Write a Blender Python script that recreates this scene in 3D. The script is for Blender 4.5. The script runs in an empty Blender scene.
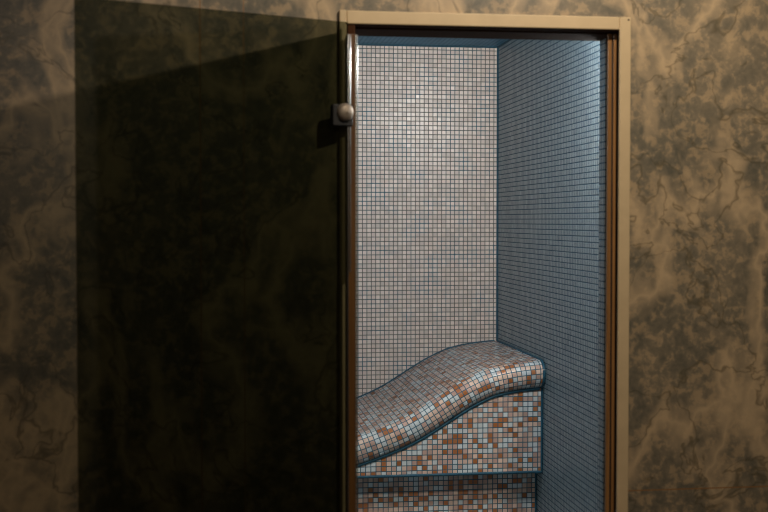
import bpy, bmesh, math, random
from mathutils import Vector, Matrix

random.seed(7)
S = bpy.context.scene
COL = S.collection
P = 0.022                       # mosaic pitch (m)
XR, XL = 1.386, -0.46           # steam room side walls
YB, YF = 5.865, 3.70            # steam room back wall / inner face of the front wall
ZC = 2.292                      # steam room ceiling
YW = 3.52                       # hall face of the marble wall
OX0, OX1, OZ = 0.402, 1.204, 2.004   # doorway opening

# ------------------------------------------------------------------ helpers
def link(name, bm, mat, parent=None, smooth=False):
    me = bpy.data.meshes.new(name)
    bm.normal_update()
    bm.to_mesh(me); bm.free()
    if mat: me.materials.append(mat)
    for p in me.polygons: p.use_smooth = smooth
    o = bpy.data.objects.new(name, me)
    COL.objects.link(o)
    if parent: o.parent = parent
    return o

def structure(o, label=None):
    o['kind'] = 'structure'
    if label: o['label'] = label
    return o

def empty(name, loc=(0, 0, 0)):
    o = bpy.data.objects.new(name, None); COL.objects.link(o); o.location = loc
    o.empty_display_size = 0.1
    return o

def uvl(bm): return bm.loops.layers.uv.verify()

def box(bm, x0, x1, y0, y1, z0, z1, bevel=0.0, seg=2, scale=P):
    """box with world-metre UVs divided by the mosaic pitch"""
    vs = [bm.verts.new(c) for c in ((x0,y0,z0),(x1,y0,z0),(x1,y1,z0),(x0,y1,z0),(x0,y0,z1),(x1,y0,z1),(x1,y1,z1),(x0,y1,z1))]
    fs = [bm.faces.new([vs[i] for i in q]) for q in ((0,3,2,1),(4,5,6,7),(0,1,5,4),(1,2,6,5),(2,3,7,6),(3,0,4,7))]
    if bevel:
        es = list({e for f in fs for e in f.edges})
        bmesh.ops.bevel(bm, geom=es, offset=bevel, segments=seg, profile=0.5, affect='EDGES')
    return fs

def planar_uv(bm, scale=P, origin=(0, 0, 0)):
    L = uvl(bm); bm.normal_update()
    for f in bm.faces:
        n = f.normal; a = [abs(n.x), abs(n.y), abs(n.z)]; k = a.index(max(a))
        for l in f.loops:
            c = l.vert.co - Vector(origin)
            l[L].uv = ((c.y, c.z) if k == 0 else (c.x, c.z) if k == 1 else (c.x, c.y))
            l[L].uv = l[L].uv / scale

def tube(bm, pts, r, n=8, closed_ends=True):
    pts = [Vector(p) for p in pts]; rings = []
    for i, p in enumerate(pts):
        t = (pts[min(i+1, len(pts)-1)] - pts[max(i-1, 0)]).normalized()
        a = Vector((0, 0, 1)) if abs(t.z) < 0.9 else Vector((0, 1, 0))
        u = t.cross(a).normalized(); v = t.cross(u)
        rings.append([bm.verts.new(p + r*(math.cos(2*math.pi*k/n)*u + math.sin(2*math.pi*k/n)*v)) for k in range(n)])
    for A, B in zip(rings, rings[1:]):
        for k in range(n): bm.faces.new((A[k], A[(k+1) % n], B[(k+1) % n], B[k]))
    if closed_ends:
        for R_ in (rings[0][::-1], rings[-1]): bm.faces.new([bm.verts.new(v.co) for v in R_])   # own vertices: a crisp end
    bmesh.ops.recalc_face_normals(bm, faces=bm.faces[:])

def lathe_y(bm, prof, cx, cz, n=40):
    """profile [(radius, y)] turned about a horizontal axis along y"""
    rings = []
    for r, y in prof:
        if r < 1e-6: rings.append([bm.verts.new((cx, y, cz))])
        else: rings.append([bm.verts.new((cx + r*math.cos(2*math.pi*k/n), y, cz + r*math.sin(2*math.pi*k/n))) for k in range(n)])
    for A, B in zip(rings, rings[1:]):
        for k in range(n):
            a0, a1 = A[k % len(A)], A[(k+1) % len(A)]; b0, b1 = B[k % len(B)], B[(k+1) % len(B)]
            q = [a0]
            for v in (a1, b1, b0):
                if v not in q: q.append(v)
            if len(q) > 2: bm.faces.new(q)
    bmesh.ops.recalc_face_normals(bm, faces=bm.faces[:])

# ------------------------------------------------------------------ materials
def srgb(r, g, b):
    f = lambda c: (c/255/12.92) if c/255 <= 0.04045 else ((c/255+0.055)/1.055)**2.4
    return (f(r), f(g), f(b), 1)

class NT:
    def __init__(s, name):
        s.m = bpy.data.materials.new(name); s.m.use_nodes = True
        s.t = s.m.node_tree; s.t.nodes.clear()
        s.out = s.n('ShaderNodeOutputMaterial')
    def n(s, kind, **kw):
        o = s.t.nodes.new(kind)
        for k, v in kw.items(): setattr(o, k, v)
        return o
    def l(s, a, b): s.t.links.new(a, b)
    def math(s, op, a, b=None, c=None):
        o = s.n('ShaderNodeMath', operation=op)
        for i, v in enumerate((a, b, c)):
            if v is None: continue
            if isinstance(v, (int, float)): o.inputs[i].default_value = v
            else: s.l(v, o.inputs[i])
        return o.outputs[0]
    def vmath(s, op, a, b=None):
        o = s.n('ShaderNodeVectorMath', operation=op)
        for i, v in enumerate((a, b)):
            if v is None: continue
            if isinstance(v, tuple): o.inputs[i].default_value = v
            else: s.l(v, o.inputs[i])
        return o.outputs[0]
    def mix(s, f, a, b, blend='MIX'):
        o = s.n('ShaderNodeMix', data_type='RGBA', blend_type=blend)
        for i, v in zip((0, 6, 7), (f, a, b)):
            if isinstance(v, (int, float, tuple)): o.inputs[i].default_value = v
            else: s.l(v, o.inputs[i])
        return o.outputs[2]
    def ramp(s, fac, stops, interp='LINEAR'):
        o = s.n('ShaderNodeValToRGB'); cr = o.color_ramp; cr.interpolation = interp
        while len(cr.elements) < len(stops): cr.elements.new(0.5)
        for e, (p, c) in zip(cr.elements, stops): e.position = p; e.color = c
        s.l(fac, o.inputs[0]); return o.outputs[0]
    def noise(s, vec, scale, detail=4, rough=0.5, dist=0.0):
        o = s.n('ShaderNodeTexNoise'); o.inputs['Scale'].default_value = scale
        o.inputs['Detail'].default_value = detail; o.inputs['Roughness'].default_value = rough
        o.inputs['Distortion'].default_value = dist
        if vec is not None: s.l(vec, o.inputs['Vector'])
        return o
    def bsdf(s, **kw):
        b = s.n('ShaderNodeBsdfPrincipled')
        for k, v in kw.items():
            i = b.inputs[k.replace('_', ' ')]
            if isinstance(v, (int, float, tuple)): i.default_value = v
            else: s.l(v, i)
        s.l(b.outputs[0], s.out.inputs[0]); return b

def mosaic(name, palette, grout, rough=(0.18, 0.34), tile=0.80, jitter=0.05, tint=0.10, bump=0.35):
    """glass mosaic on a UV map counted in tiles: one colour per tile from a palette [(share, colour)]"""
    T = NT(name)
    uv = T.n('ShaderNodeUVMap').outputs[0]
    cell = T.vmath('FLOOR', uv); fr = T.vmath('FRACTION', uv)
    wn = T.n('ShaderNodeTexWhiteNoise', noise_dimensions='3D'); T.l(T.vmath('ADD', cell, (0.5, 0.5, 0.5)), wn.inputs['Vector'])
    stops, acc = [], 0.0
    for w, c in palette: stops.append((acc, c)); acc += w
    colr = T.ramp(wn.outputs['Value'], stops, 'CONSTANT')
    sep = T.n('ShaderNodeSeparateColor'); T.l(wn.outputs['Color'], sep.inputs[0])
    # small brightness difference from tile to tile
    val = T.math('MULTIPLY_ADD', sep.outputs[1], 2*tint, 1-tint)
    hsv = T.n('ShaderNodeHueSaturation'); T.l(colr, hsv.inputs['Color']); T.l(val, hsv.inputs['Value'])
    sx = T.n('ShaderNodeSeparateXYZ'); T.l(fr, sx.inputs[0])
    dx = T.math('ABSOLUTE', T.math('SUBTRACT', sx.outputs[0], 0.5)); dy = T.math('ABSOLUTE', T.math('SUBTRACT', sx.outputs[1], 0.5))
    d = T.math('SMOOTH_MAX', dx, dy, 0.06)
    mr = T.n('ShaderNodeMapRange', interpolation_type='SMOOTHSTEP')
    mr.inputs[1].default_value = tile/2-0.02; mr.inputs[2].default_value = tile/2+0.03
    mr.inputs[3].default_value = 1.0; mr.inputs[4].default_value = 0.0
    T.l(d, mr.inputs[0]); mask = mr.outputs[0]
    gn = T.noise(uv, 0.16, 3, 0.6)
    gcol = T.ramp(gn.outputs[0], [(0.34, grout[0]), (0.54, grout[1])])
    col = T.mix(mask, gcol, hsv.outputs[0])
    bp = T.n('ShaderNodeBump'); bp.inputs['Strength'].default_value = bump; bp.inputs['Distance'].default_value = 0.002
    T.l(mask, bp.inputs['Height'])
    jit = T.n('ShaderNodeVectorMath', operation='SCALE'); jit.inputs['Scale'].default_value = jitter
    T.l(T.vmath('SUBTRACT', wn.outputs['Color'], (0.5, 0.5, 0.5)), jit.inputs[0])
    nrm = T.vmath('NORMALIZE', T.vmath('ADD', bp.outputs[0], jit.outputs[0]))
    rg = T.math('MULTIPLY_ADD', sep.outputs[2], rough[1]-rough[0], rough[0])
    rmix = T.math('ADD', T.math('MULTIPLY', rg, mask), T.math('MULTIPLY', T.math('SUBTRACT', 1.0, mask), 0.7))
    T.bsdf(Base_Color=col, Roughness=rmix, Normal=nrm)
    return T.m

GROUT = (srgb(22, 62, 84), srgb(58, 78, 86))
M = {}
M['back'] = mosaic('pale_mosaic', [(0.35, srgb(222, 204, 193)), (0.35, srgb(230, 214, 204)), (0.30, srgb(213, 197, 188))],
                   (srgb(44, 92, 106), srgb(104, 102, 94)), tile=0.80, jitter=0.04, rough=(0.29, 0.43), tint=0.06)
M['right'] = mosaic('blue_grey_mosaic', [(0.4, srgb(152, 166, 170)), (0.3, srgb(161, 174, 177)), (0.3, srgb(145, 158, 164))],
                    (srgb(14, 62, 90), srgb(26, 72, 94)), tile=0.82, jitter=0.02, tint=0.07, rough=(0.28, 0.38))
M['ceil'] = mosaic('blue_mosaic', [(0.5, srgb(64, 132, 166)), (0.5, srgb(76, 142, 174))], (srgb(18, 66, 96), srgb(26, 80, 110)), rough=(0.5, 0.6), jitter=0.01, tint=0.05)
M['bench'] = mosaic('terracotta_mix_mosaic', [(0.28, srgb(198, 204, 206)), (0.26, srgb(212, 184, 166)), (0.28, srgb(188, 156, 142)), (0.18, srgb(166, 104, 60))],
                    (srgb(22, 74, 95), srgb(40, 88, 104)), rough=(0.22, 0.4), jitter=0.05, tile=0.82)

def simple(name, colour, rough=0.5, metallic=0.0, noise=0.0, scale=20.0, **kw):
    T = NT(name)
    if noise:
        tc = T.n('ShaderNodeTexCoord')
        nz = T.noise(tc.outputs['Object'], scale, 5, 0.6)
        c2 = tuple(max(0, c*(1-noise)) for c in colour[:3]) + (1,); c3 = tuple(min(1, c*(1+noise)) for c in colour[:3]) + (1,)
        colour = T.ramp(nz.outputs[0], [(0.3, c2), (0.7, c3)])
    T.bsdf(Base_Color=colour, Roughness=rough, Metallic=metallic, **kw)
    return T.m
M['bead'] = simple('teal_grout', srgb(18, 74, 94), 0.6, noise=0.25, scale=60)
M['casing'] = simple('cream_paint', srgb(196, 172, 134), 0.45, noise=0.06, scale=14)
def clear_seal():
    T = NT('clear_plastic_seal')
    tr = T.n('ShaderNodeBsdfTransparent'); tr.inputs[0].default_value = (0.86, 0.86, 0.80, 1)
    gl = T.n('ShaderNodeBsdfGlossy'); gl.inputs['Roughness'].default_value = 0.21; gl.inputs[0].default_value = (0.95, 0.95, 0.93, 1)
    mx = T.n('ShaderNodeMixShader'); mx.inputs[0].default_value = 0.42
    T.l(tr.outputs[0], mx.inputs[1]); T.l(gl.outputs[0], mx.inputs[2]); T.l(mx.outputs[0], T.out.inputs[0])
    return T.m
M['seal'] = clear_seal()
M['cap'] = simple('satin_nickel', srgb(124, 112, 98), 0.55, metallic=0.55, noise=0.05)
M['dark'] = simple('dark_metal', srgb(16, 14, 12), 0.75)
M['rubber'] = simple('dark_rubber', srgb(26, 20, 16), 0.6)

def wood(name, a, b, rough=0.3, spec=0.5):
    T = NT(name); tc = T.n('ShaderNodeTexCoord')
    mp = T.n('ShaderNodeMapping'); mp.inputs['Scale'].default_value = (40, 40, 1.6); T.l(tc.outputs['Object'], mp.inputs[0])
    nz = T.noise(mp.outputs[0], 1.6, 5, 0.6, 0.8)
    T.bsdf(Base_Color=T.ramp(nz.outputs[0], [(0.3, a), (0.7, b)]), Roughness=rough, Specular_IOR_Level=spec)
    return T.m
M['wood'] = wood('varnished_wood', srgb(118, 82, 46), srgb(150, 108, 64), 0.3)
M['darkwood'] = wood('brown_wood', srgb(78, 50, 22), srgb(102, 70, 34), 0.35)
M['headwood'] = wood('shaded_wood', srgb(50, 28, 14), srgb(64, 38, 20), 0.85, 0.1)  # jamb wood darkened: the shade under the lintel is in the colour

def marble():
    T = NT('olive_marble'); tc = T.n('ShaderNodeTexCoord'); ob = tc.outputs['Object']
    warp = T.noise(ob, 2.2, 4, 0.55)
    w = T.n('ShaderNodeVectorMath', operation='SCALE'); w.inputs['Scale'].default_value = 0.32
    T.l(T.vmath('SUBTRACT', warp.outputs['Color'], (0.5, 0.5, 0.5)), w.inputs[0])
    p = T.vmath('ADD', ob, w.outputs[0])
    mp = T.n('ShaderNodeMapping'); mp.inputs['Rotation'].default_value = (0, math.radians(24), 0); mp.inputs['Scale'].default_value = (1.0, 1.0, 0.45)
    T.l(p, mp.inputs[0])
    base = T.noise(mp.outputs[0], 5.5, 7, 0.62, 0.4)
    col = T.ramp(base.outputs[0], [(0.30, srgb(84, 80, 68)), (0.46, srgb(110, 102, 86)), (0.58, srgb(136, 122, 100)), (0.70, srgb(168, 146, 114))])
    cloud = T.noise(ob, 30, 6, 0.66, 0.3)
    col = T.mix(0.55, col, T.ramp(cloud.outputs[0], [(0.36, srgb(80, 78, 68)), (0.50, srgb(116, 106, 88)), (0.60, srgb(176, 150, 114))]))
    vn = T.noise(mp.outputs[0], 2.6, 4, 0.5, 0.15)
    rid = T.math('ABSOLUTE', T.math('SUBTRACT', vn.outputs[0], 0.5))
    vm = T.ramp(rid, [(0.0, (1, 1, 1, 1)), (0.016, (0.6, 0.6, 0.6, 1)), (0.05, (0, 0, 0, 1))])
    col = T.mix(T.math('MULTIPLY', vm, 0.8), col, srgb(190, 164, 128))
    vn2 = T.noise(p, 4.2, 4, 0.5, 0.4)
    rid2 = T.math('ABSOLUTE', T.math('SUBTRACT', vn2.outputs[0], 0.52))
    vm2 = T.ramp(rid2, [(0.0, (1, 1, 1, 1)), (0.012, (0, 0, 0, 1))])
    col = T.mix(T.math('MULTIPLY', vm2, 0.6), col, srgb(74, 66, 46))
    # slab joints
    sx = T.n('ShaderNodeSeparateXYZ'); T.l(ob, sx.inputs[0])
    def joint(sock, at, wd): return T.math('LESS_THAN', T.math('ABSOLUTE', T.math('SUBTRACT', sock, at)), wd)
    j = T.math('MAXIMUM', T.math('MAXIMUM', joint(sx.outputs[0], -0.049, 0.0016), joint(sx.outputs[0], 0.076, 0.0012)),
               T.math('MULTIPLY', joint(sx.outputs[2], 0.60, 0.0016), T.math('GREATER_THAN', sx.outputs[0], 0.8)))
    col = T.mix(j, col, srgb(140, 98, 56))
    T.bsdf(Base_Color=col, Roughness=0.42)
    return T.m
M['marble'] = marble()

def tinted_glass():
    T = NT('dark_tinted_glass')
    tr = T.n('ShaderNodeBsdfTransparent'); tr.inputs[0].default_value = (0.49, 0.52, 0.475, 1)   # per face of the pane
    gl = T.n('ShaderNodeBsdfGlossy'); gl.inputs['Roughness'].default_value = 0.03; gl.inputs[0].default_value = (1, 1, 1, 1)
    geo = T.n('ShaderNodeNewGeometry')          # same Fresnel on both faces of the thin pane
    fr = T.n('ShaderNodeFresnel'); T.l(T.math('MULTIPLY_ADD', geo.outputs['Backfacing'], 1/1.45-1.45, 1.45), fr.inputs[0])
    mx = T.n('ShaderNodeMixShader'); T.l(fr.outputs[0], mx.inputs[0]); T.l(tr.outputs[0], mx.inputs[1]); T.l(gl.outputs[0], mx.inputs[2])
    T.l(mx.outputs[0], T.out.inputs[0])
    return T.m
M['glass'] = tinted_glass()

def floor_mat(name, a, b, period):
    T = NT(name); tc = T.n('ShaderNodeTexCoord')
    br = T.n('ShaderNodeTexBrick'); br.offset = 0
    br.inputs['Color1'].default_value = a; br.inputs['Color2'].default_value = b
    br.inputs['Mortar'].default_value = srgb(50, 42, 34); br.inputs['Scale'].default_value = 1/period
    br.inputs['Brick Width'].default_value = 1.0; br.inputs['Row Height'].default_value = 1.0; br.inputs['Mortar Size'].default_value = 0.01
    T.l(tc.outputs['Object'], br.inputs[0])
    T.bsdf(Base_Color=br.outputs[0], Roughness=0.4)
    return T.m
M['hallfloor'] = floor_mat('brown_stone_tiles', srgb(96, 70, 52), srgb(108, 80, 60), 0.4)
M['hallwall'] = simple('brown_plaster', srgb(92, 78, 60), 0.8, noise=0.1, scale=4)

# ------------------------------------------------------------------ setting
def wall(name, mat, *b, label=None):
    bm = bmesh.new(); box(bm, *b); planar_uv(bm, P, (XR, YB, ZC))
    return structure(link(name, bm, mat), label)

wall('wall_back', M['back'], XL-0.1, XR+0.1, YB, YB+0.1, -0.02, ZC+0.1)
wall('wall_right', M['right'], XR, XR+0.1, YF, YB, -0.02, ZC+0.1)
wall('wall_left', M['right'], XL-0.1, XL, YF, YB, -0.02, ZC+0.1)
wall('ceiling', M['ceil'], XL, XR, YF, YB, ZC, ZC+0.1)
wall('floor', M['right'], XL, XR, YF, YB, -0.1, 0.0)

# marble front wall with the doorway; lined with mosaic on the steam room side
def pierced(name, mat, y0, y1, x0, x1, z1, hx0, hx1, hz):
    bm = bmesh.new()
    o = [(x0, 0), (x1, 0), (x1, z1), (x0, z1)]
    pts = [(x0, 0), (hx0, 0), (hx0, hz), (hx1, hz), (hx1, 0), (x1, 0), (x1, z1), (x0, z1)]
    for (ax, az, bx_, bz) in ((x0, 0, hx0, z1), (hx1, 0, x1, z1), (hx0, hz, hx1, z1)):
        box(bm, ax, bx_, y0, y1, az, bz)
    bmesh.ops.remove_doubles(bm, verts=bm.verts[:], dist=1e-5)
    planar_uv(bm, P, (XR, YF, ZC))
    return structure(link(name, bm, mat))
pierced('wall_front', M['marble'], YW, 3.645, -2.6, 2.9, 2.95, OX0-0.012, OX1+0.012, OZ+0.012)
pierced('wall_front_lining', M['right'], 3.645, YF, XL-0.1, XR+0.1, ZC+0.1, OX0-0.006, OX1, OZ+0.001)
# the hall in front of the steam room
wall('wall_hall_left', M['hallwall'], -2.7, -2.6, -1.6, YW, 0, 2.95)
wall('wall_hall_right', M['hallwall'], 2.9, 3.0, -1.6, YW, 0, 2.95)
wall('wall_hall_rear', M['hallwall'], -2.7, 3.0, -1.7, -1.6, 0, 2.95)
wall('floor_hall', M['hallfloor'], -2.7, 3.0, -1.7, YW, -0.1, 0)
wall('ceiling_hall', M['hallwall'], -2.7, 3.0, -1.7, YW, 2.95, 3.05)

# teal grout fillets where the tiled faces meet
bm = bmesh.new()
tube(bm, [(XR-0.002, YB-0.002, 0), (XR-0.002, YB-0.002, ZC)], 0.006)
tube(bm, [(XL+0.002, YB-0.002, ZC-0.002), (XR-0.002, YB-0.002, ZC-0.002)], 0.006)
tube(bm, [(XR-0.002, YF, ZC-0.002), (XR-0.002, YB, ZC-0.002)], 0.006)
structure(link('trim_1', bm, M['bead'], smooth=True))

# ------------------------------------------------------------------ door frame
frame = empty('door_frame', (0.8, 3.5, 0)); structure(frame, 'cream painted door frame with varnished wood jambs around the steam room doorway')
def fpart(name, mat, boxes, bevel=0.002):
    bm = bmesh.new()
    for b in boxes: box(bm, *b, bevel=bevel)
    for v in bm.verts: v.co -= frame.location
    return link(name, bm, mat, frame)
YC = 3.508
fpart('side_casing', M['casing'], [(1.2035, 1.2395, YC, YW, 0, 2.0425)], 0.003)
fpart('side_casing', M['casing'], [(0.354, 0.3755, YC-0.001, YW, 0, 2.0435)], 0.0025)
fpart('top_casing', M['casing'], [(0.3757, 1.2035, YC, YW, OZ, 2.0425)], 0.003)
# jambs: two varnished strips with a dark rubber groove in front
fpart('side_jamb', M['wood'], [(1.1798, 1.1922, 3.545, 3.558, 0, OZ-0.006), (1.1970, 1.2085, 3.545, 3.558, 0, OZ-0.006)], 0.0022)
fpart('side_jamb', M['darkwood'], [(0.3757, 0.4000, 3.494, 3.644, 0, OZ-0.032)], 0.004)
bm = bmesh.new(); tube(bm, [(0.4015, 3.498, 0.0), (0.4015, 3.498, OZ-0.034)], 0.0055, 14)
for v in bm.verts: v.co -= frame.location
link('jamb_seal', bm, M['seal'], frame, True)
fpart('gasket', M['rubber'], [(1.1815, 1.2158, 3.552, 3.5575, 0, OZ-0.006), (1.2095, 1.2158, YW+0.001, 3.553, 0, OZ-0.006)], 0.001)
fpart('head_jamb', M['headwood'], [(0.3757, OX1+0.0115, YW-0.006, 3.560, OZ-0.002, OZ+0.0005), (0.3757, 0.401, YW-0.006, 3.56, OZ-0.032, OZ-0.002), (OX0-0.01, OX1+0.0115, 3.561, YF+0.004, OZ-0.006, OZ+0.0005)], 0.003)  # corner block fills the jamb gap, its dark colour imitates lintel shadow
# small screw head in the right upper corner of the casing
bm = bmesh.new(); lathe_y(bm, [(0, YC-0.0012), (0.002, YC-0.0012), (0.003, YC)], 1.231, 2.034, 12)
for v in bm.verts: v.co -= frame.location
link('screw', bm, M['dark'], frame)

# ------------------------------------------------------------------ dark glass door, swung out towards the hall
HINGE = Vector((0.3785, 3.485, 0.0)); ANG = math.radians(180+22.0)
door = empty('door_1', HINGE); door.rotation_euler = (0, 0, ANG)
structure(door, 'dark tinted glass door swung open in front of the marble wall, with a round metal hinge cap')
W = 0.80
bm = bmesh.new(); box(bm, 0.004, W, -0.005, 0.005, 0.012, OZ, bevel=0.001, seg=1)
link('glass_pane', bm, M['glass'], door)
bm = bmesh.new()
tube(bm, [(0.001, 0.0, 1.278), (0.001, 0.0, OZ-0.036)], 0.0075, 16)
tube(bm, [(0.006, 0.002, 0.012), (0.006, 0.002, 1.278)], 0.004, 12)
link('edge_seal', bm, M['seal'], door, True)
# hinge block with a round cap on the hall side
hb = bmesh.new(); zk = 1.742
Rm = Matrix.Rotation(-ANG, 4, 'Z')
box(hb, -0.010, 0.056, -0.011, 0.011, zk-0.040, zk+0.022, bevel=0.004)
hinge = link('hinge', hb, M['dark'], door)
cb = bmesh.new()
lathe_y(cb, [(0, -0.0185), (0.003, -0.0185), (0.0045, -0.0178), (0.012, -0.017), (0.019, -0.0145), (0.0235, -0.0105), (0.0258, -0.006), (0.0262, 0.0)], 0, 0, 40)
for v in cb.verts:
    y = v.co.y
cap = link('hinge_cap', cb, M['cap'], hinge, True)
cap.location = (0.0185, 0.0105, zk); cap.rotation_euler = (0, 0, math.pi)

# ------------------------------------------------------------------ mosaic lounger
lounger = empty('mosaic_lounger', (0.5, 5.0, 0))
lounger['label'] = 'wave-shaped lounger bench in terracotta, pink and grey mosaic, built against the tiled back wall'
lounger['category'] = 'bench'
K = [(-0.46, 0.640), (-0.25, 0.585), (-0.05, 0.520), (0.15, 0.482), (0.32, 0.474), (0.47, 0.488), (0.58, 0.518), (0.68, 0.553), (0.749, 0.581), (0.811, 0.612),
     (0.871, 0.648), (0.943, 0.693), (1.005, 0.730), (1.068, 0.762), (1.128, 0.787), (1.192, 0.803), (1.271, 0.816), (1.386, 0.826), (1.46, 0.829)]
def zc(x):
    """Catmull-Rom through the knots"""
    for i in range(len(K)-1):
        if K[i][0] <= x <= K[i+1][0]: break
    x0, y0 = K[i]; x1, y1 = K[i+1]
    def sl(j):
        a, b = K[max(j-1, 0)], K[min(j+1, len(K)-1)]
        return (b[1]-a[1])/(b[0]-a[0])
    h = x1-x0; t = (x-x0)/h; m0, m1 = sl(i)*h, sl(i+1)*h
    return (2*t**3-3*t**2+1)*y0 + (t**3-2*t**2+t)*m0 + (-2*t**3+3*t**2)*y1 + (t**3-t**2)*m1

# nose profile: list of (y, offset below the top surface)
TH = 0.118
YN = 4.968
prof = [(YB - 0.001 - i*(YB-YN-0.06)/24, 0.0) for i in range(25)]
for k in range(1, 9):
    a = math.pi/2*k/8; prof.append((YN+0.06-0.06*math.sin(a), -0.050+0.050*math.cos(a)))
for k in range(1, 9):
    a = math.pi/2*k/8; prof.append((YN+0.062-0.062*math.cos(a), -0.056-0.062*math.sin(a)))
prof.append((YN+0.07, -TH)); prof.append((YB-0.001, -TH))
NX = 110
xs = [XL + 0.001 + (XR-XL-0.002)*i/NX for i in range(NX+1)]
def curve(i):
    x = xs[i]; z = zc(x); e = 0.004
    s = (zc(min(x+e, 1.45)) - zc(max(x-e, -0.459)))/(min(x+e, 1.45)-max(x-e, -0.459))
    n = Vector((-s, 0, 1)).normalized()
    return x, z, n
arc = [0.0]
for i in range(1, NX+1): arc.append(arc[-1] + math.hypot(xs[i]-xs[i-1], zc(xs[i])-zc(xs[i-1])))
plen = [0.0]
for a, b in zip(prof, prof[1:]): plen.append(plen[-1] + math.hypot(b[0]-a[0], b[1]-a[1]))
def pt(i, q):
    x, z, n = curve(i)
    # the slab turns with the wave, and dies into the end walls square
    f = max(0.0, min(1.0, (XR-0.002-x)/0.12, (x-XL-0.002)/0.12))
    return Vector((x + n.x*q[1]*f, q[0], z + q[1]*(n.z if f > 0.99 else 1+(n.z-1)*f)))
OFF = lounger.location
bm = bmesh.new(); L = uvl(bm)
G = [[bm.verts.new(pt(i, q)-OFF) for q in prof] for i in range(NX+1)]
for i in range(NX):
    for j in range(len(prof)-1):
        f = bm.faces.new((G[i][j], G[i][j+1], G[i+1][j+1], G[i+1][j]))
        for l, (a, b) in zip(f.loops, ((i, j), (i, j+1), (i+1, j+1), (i+1, j))):
            l[L].uv = ((arc[a]-arc[-1])/P, (plen[b]-plen[24])/P + 40)
bmesh.ops.recalc_face_normals(bm, faces=bm.faces[:])
link('reclining_slab', bm, M['bench'], lounger, True)

# front panel under the slab, and the recessed plinth
def prism(bm, poly_top, z0, y0, y1):
    A = [bm.verts.new(Vector((x, y0, z))-OFF) for x, z in poly_top]; B = [bm.verts.new(Vector((x, y0, z0))-OFF) for x, z in poly_top]
    A2 = [bm.verts.new(Vector((x, y1, z))-OFF) for x, z in poly_top]; B2 = [bm.verts.new(Vector((x, y1, z0))-OFF) for x, z in poly_top]
    n = len(poly_top)
    for i in range(n-1):
        bm.faces.new((B[i], B[i+1], A[i+1], A[i])); bm.faces.new((A[i], A[i+1], A2[i+1], A2[i]))
        bm.faces.new((B[i+1], B[i], B2[i], B2[i+1])); bm.faces.new((A2[i], A2[i+1], B2[i+1], B2[i]))
    bm.faces.new((A[0], A2[0], B2[0], B[0])); bm.faces.new((A[-1], B[-1], B2[-1], A2[-1]))
    bmesh.ops.recalc_face_normals(bm, faces=bm.faces[:])
    planar_uv(bm, P, Vector((XR-0.001, 0, 0.341))-OFF)
bot = [(pt(i, prof[-1]).x, pt(i, prof[-1]).z-0.0005) for i in range(NX+1)]
bm = bmesh.new(); prism(bm, bot, 0.341, 5.012, YB-0.001)
link('front_panel', bm, M['bench'], lounger)
bm = bmesh.new(); prism(bm, [(XL+0.001, 0.3405), (XR-0.001, 0.3405)], 0.0, 5.108, YB-0.001)
link('plinth', bm, M['bench'], lounger)
# teal grout lines
bm = bmesh.new()
tube(bm, [pt(i, (YB-0.0065, 0.0))-OFF for i in range(1, NX)], 0.006)
tube(bm, [pt(NX, q)-OFF-Vector((0.0065, 0, 0)) for q in prof[1:-1]], 0.006)
tube(bm, [Vector((b[0], 5.010, b[1]-0.001))-OFF for b in bot[1:-1]], 0.0075)
tube(bm, [Vector((XL+.002, 5.013, 0.343))-OFF, Vector((XR-.002, 5.013, 0.343))-OFF], 0.0065)
tube(bm, [Vector((XR-0.0055, 5.012, 0.341))-OFF, Vector((XR-0.0055, 5.012, bot[-1][1]))-OFF], 0.005)
tube(bm, [Vector((XR-0.0055, 5.108, 0.0))-OFF, Vector((XR-0.0055, 5.108, 0.34))-OFF], 0.004)
k = min(range(NX+1), key=lambda i: abs(xs[i]-0.925))
tube(bm, [pt(k, (q[0]+0.001, q[1]))-OFF for q in prof[36:42]], 0.005)
link('grout_bead', bm, M['bead'], lounger, True)

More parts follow.
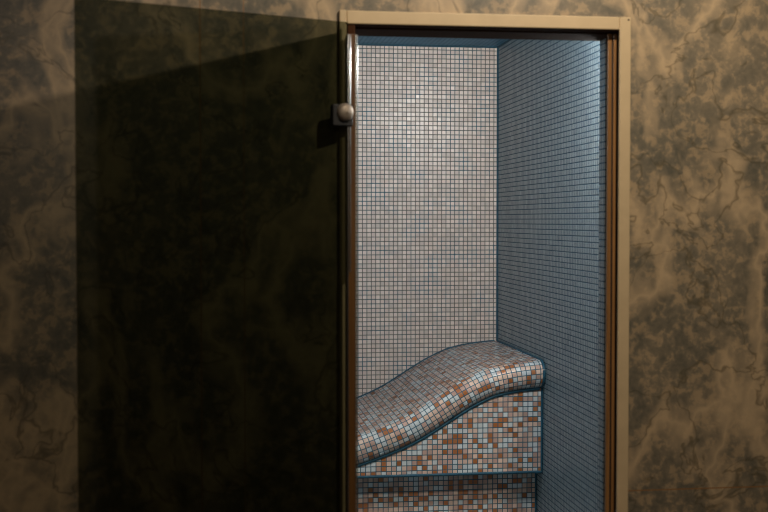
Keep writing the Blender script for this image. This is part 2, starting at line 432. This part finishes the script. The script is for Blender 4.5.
# ------------------------------------------------------------------ light
def lamp(name, kind, loc, energy, colour, **kw):
    d = bpy.data.lights.new(name, kind); d.energy = energy; d.color = colour
    for k_, v in kw.items(): setattr(d, k_, v)
    o = bpy.data.objects.new(name, d); COL.objects.link(o); o.location = loc
    return o
hl = lamp('hall_downlight', 'SPOT', (1.12, 2.27, 2.92), 112, (1.0, 0.87, 0.70), spot_size=math.radians(110), spot_blend=0.8, shadow_soft_size=0.05)
hl.rotation_euler = (Vector((0.75, 3.9, 1.0))-hl.location).to_track_quat('-Z', 'Y').to_euler()
lamp('hall_fill', 'POINT', (-0.6, -0.6, 2.6), 34, (1.0, 0.90, 0.80), shadow_soft_size=0.15)  # unseen fill light, added to lift the lower casing
lamp('steam_light', 'POINT', (1.325, 3.86, 2.05), 57, (1.0, 0.935, 0.87), shadow_soft_size=0.08)
lamp('steam_light', 'POINT', (-0.1, 4.5, 2.12), 7, (1.0, 0.95, 0.90), shadow_soft_size=0.08)  # added unseen fill, evens out the lower steam room walls

wd = bpy.data.worlds.new('world'); S.world = wd; wd.use_nodes = True
wd.node_tree.nodes['Background'].inputs[0].default_value = (0.5, 0.5, 0.5, 1)
wd.node_tree.nodes['Background'].inputs[1].default_value = 0.02

# ------------------------------------------------------------------ camera
f = 1200.0
yaw = math.atan(166/f); pit = math.atan(36/f)
F = Vector((math.sin(yaw)*math.cos(pit), math.cos(yaw)*math.cos(pit), -math.sin(pit)))
cd = bpy.data.cameras.new('camera'); cam = bpy.data.objects.new('camera', cd); COL.objects.link(cam)
cam.location = (0, 0, 1.43); cam.rotation_euler = F.to_track_quat('-Z', 'Y').to_euler()
cd.sensor_fit = 'HORIZONTAL'; cd.sensor_width = 36.0; cd.lens = f/768*36
cd.clip_start = 0.05
cd.dof.use_dof = True; cd.dof.focus_distance = 5.4; cd.dof.aperture_fstop = 3.2
S.camera = cam
S.cycles.filter_width = 1.1

vs = S.view_settings
vs.view_transform = 'Standard'; vs.look = 'None'; vs.gamma = 1.0; vs.use_curve_mapping = False; vs.exposure = 0.0
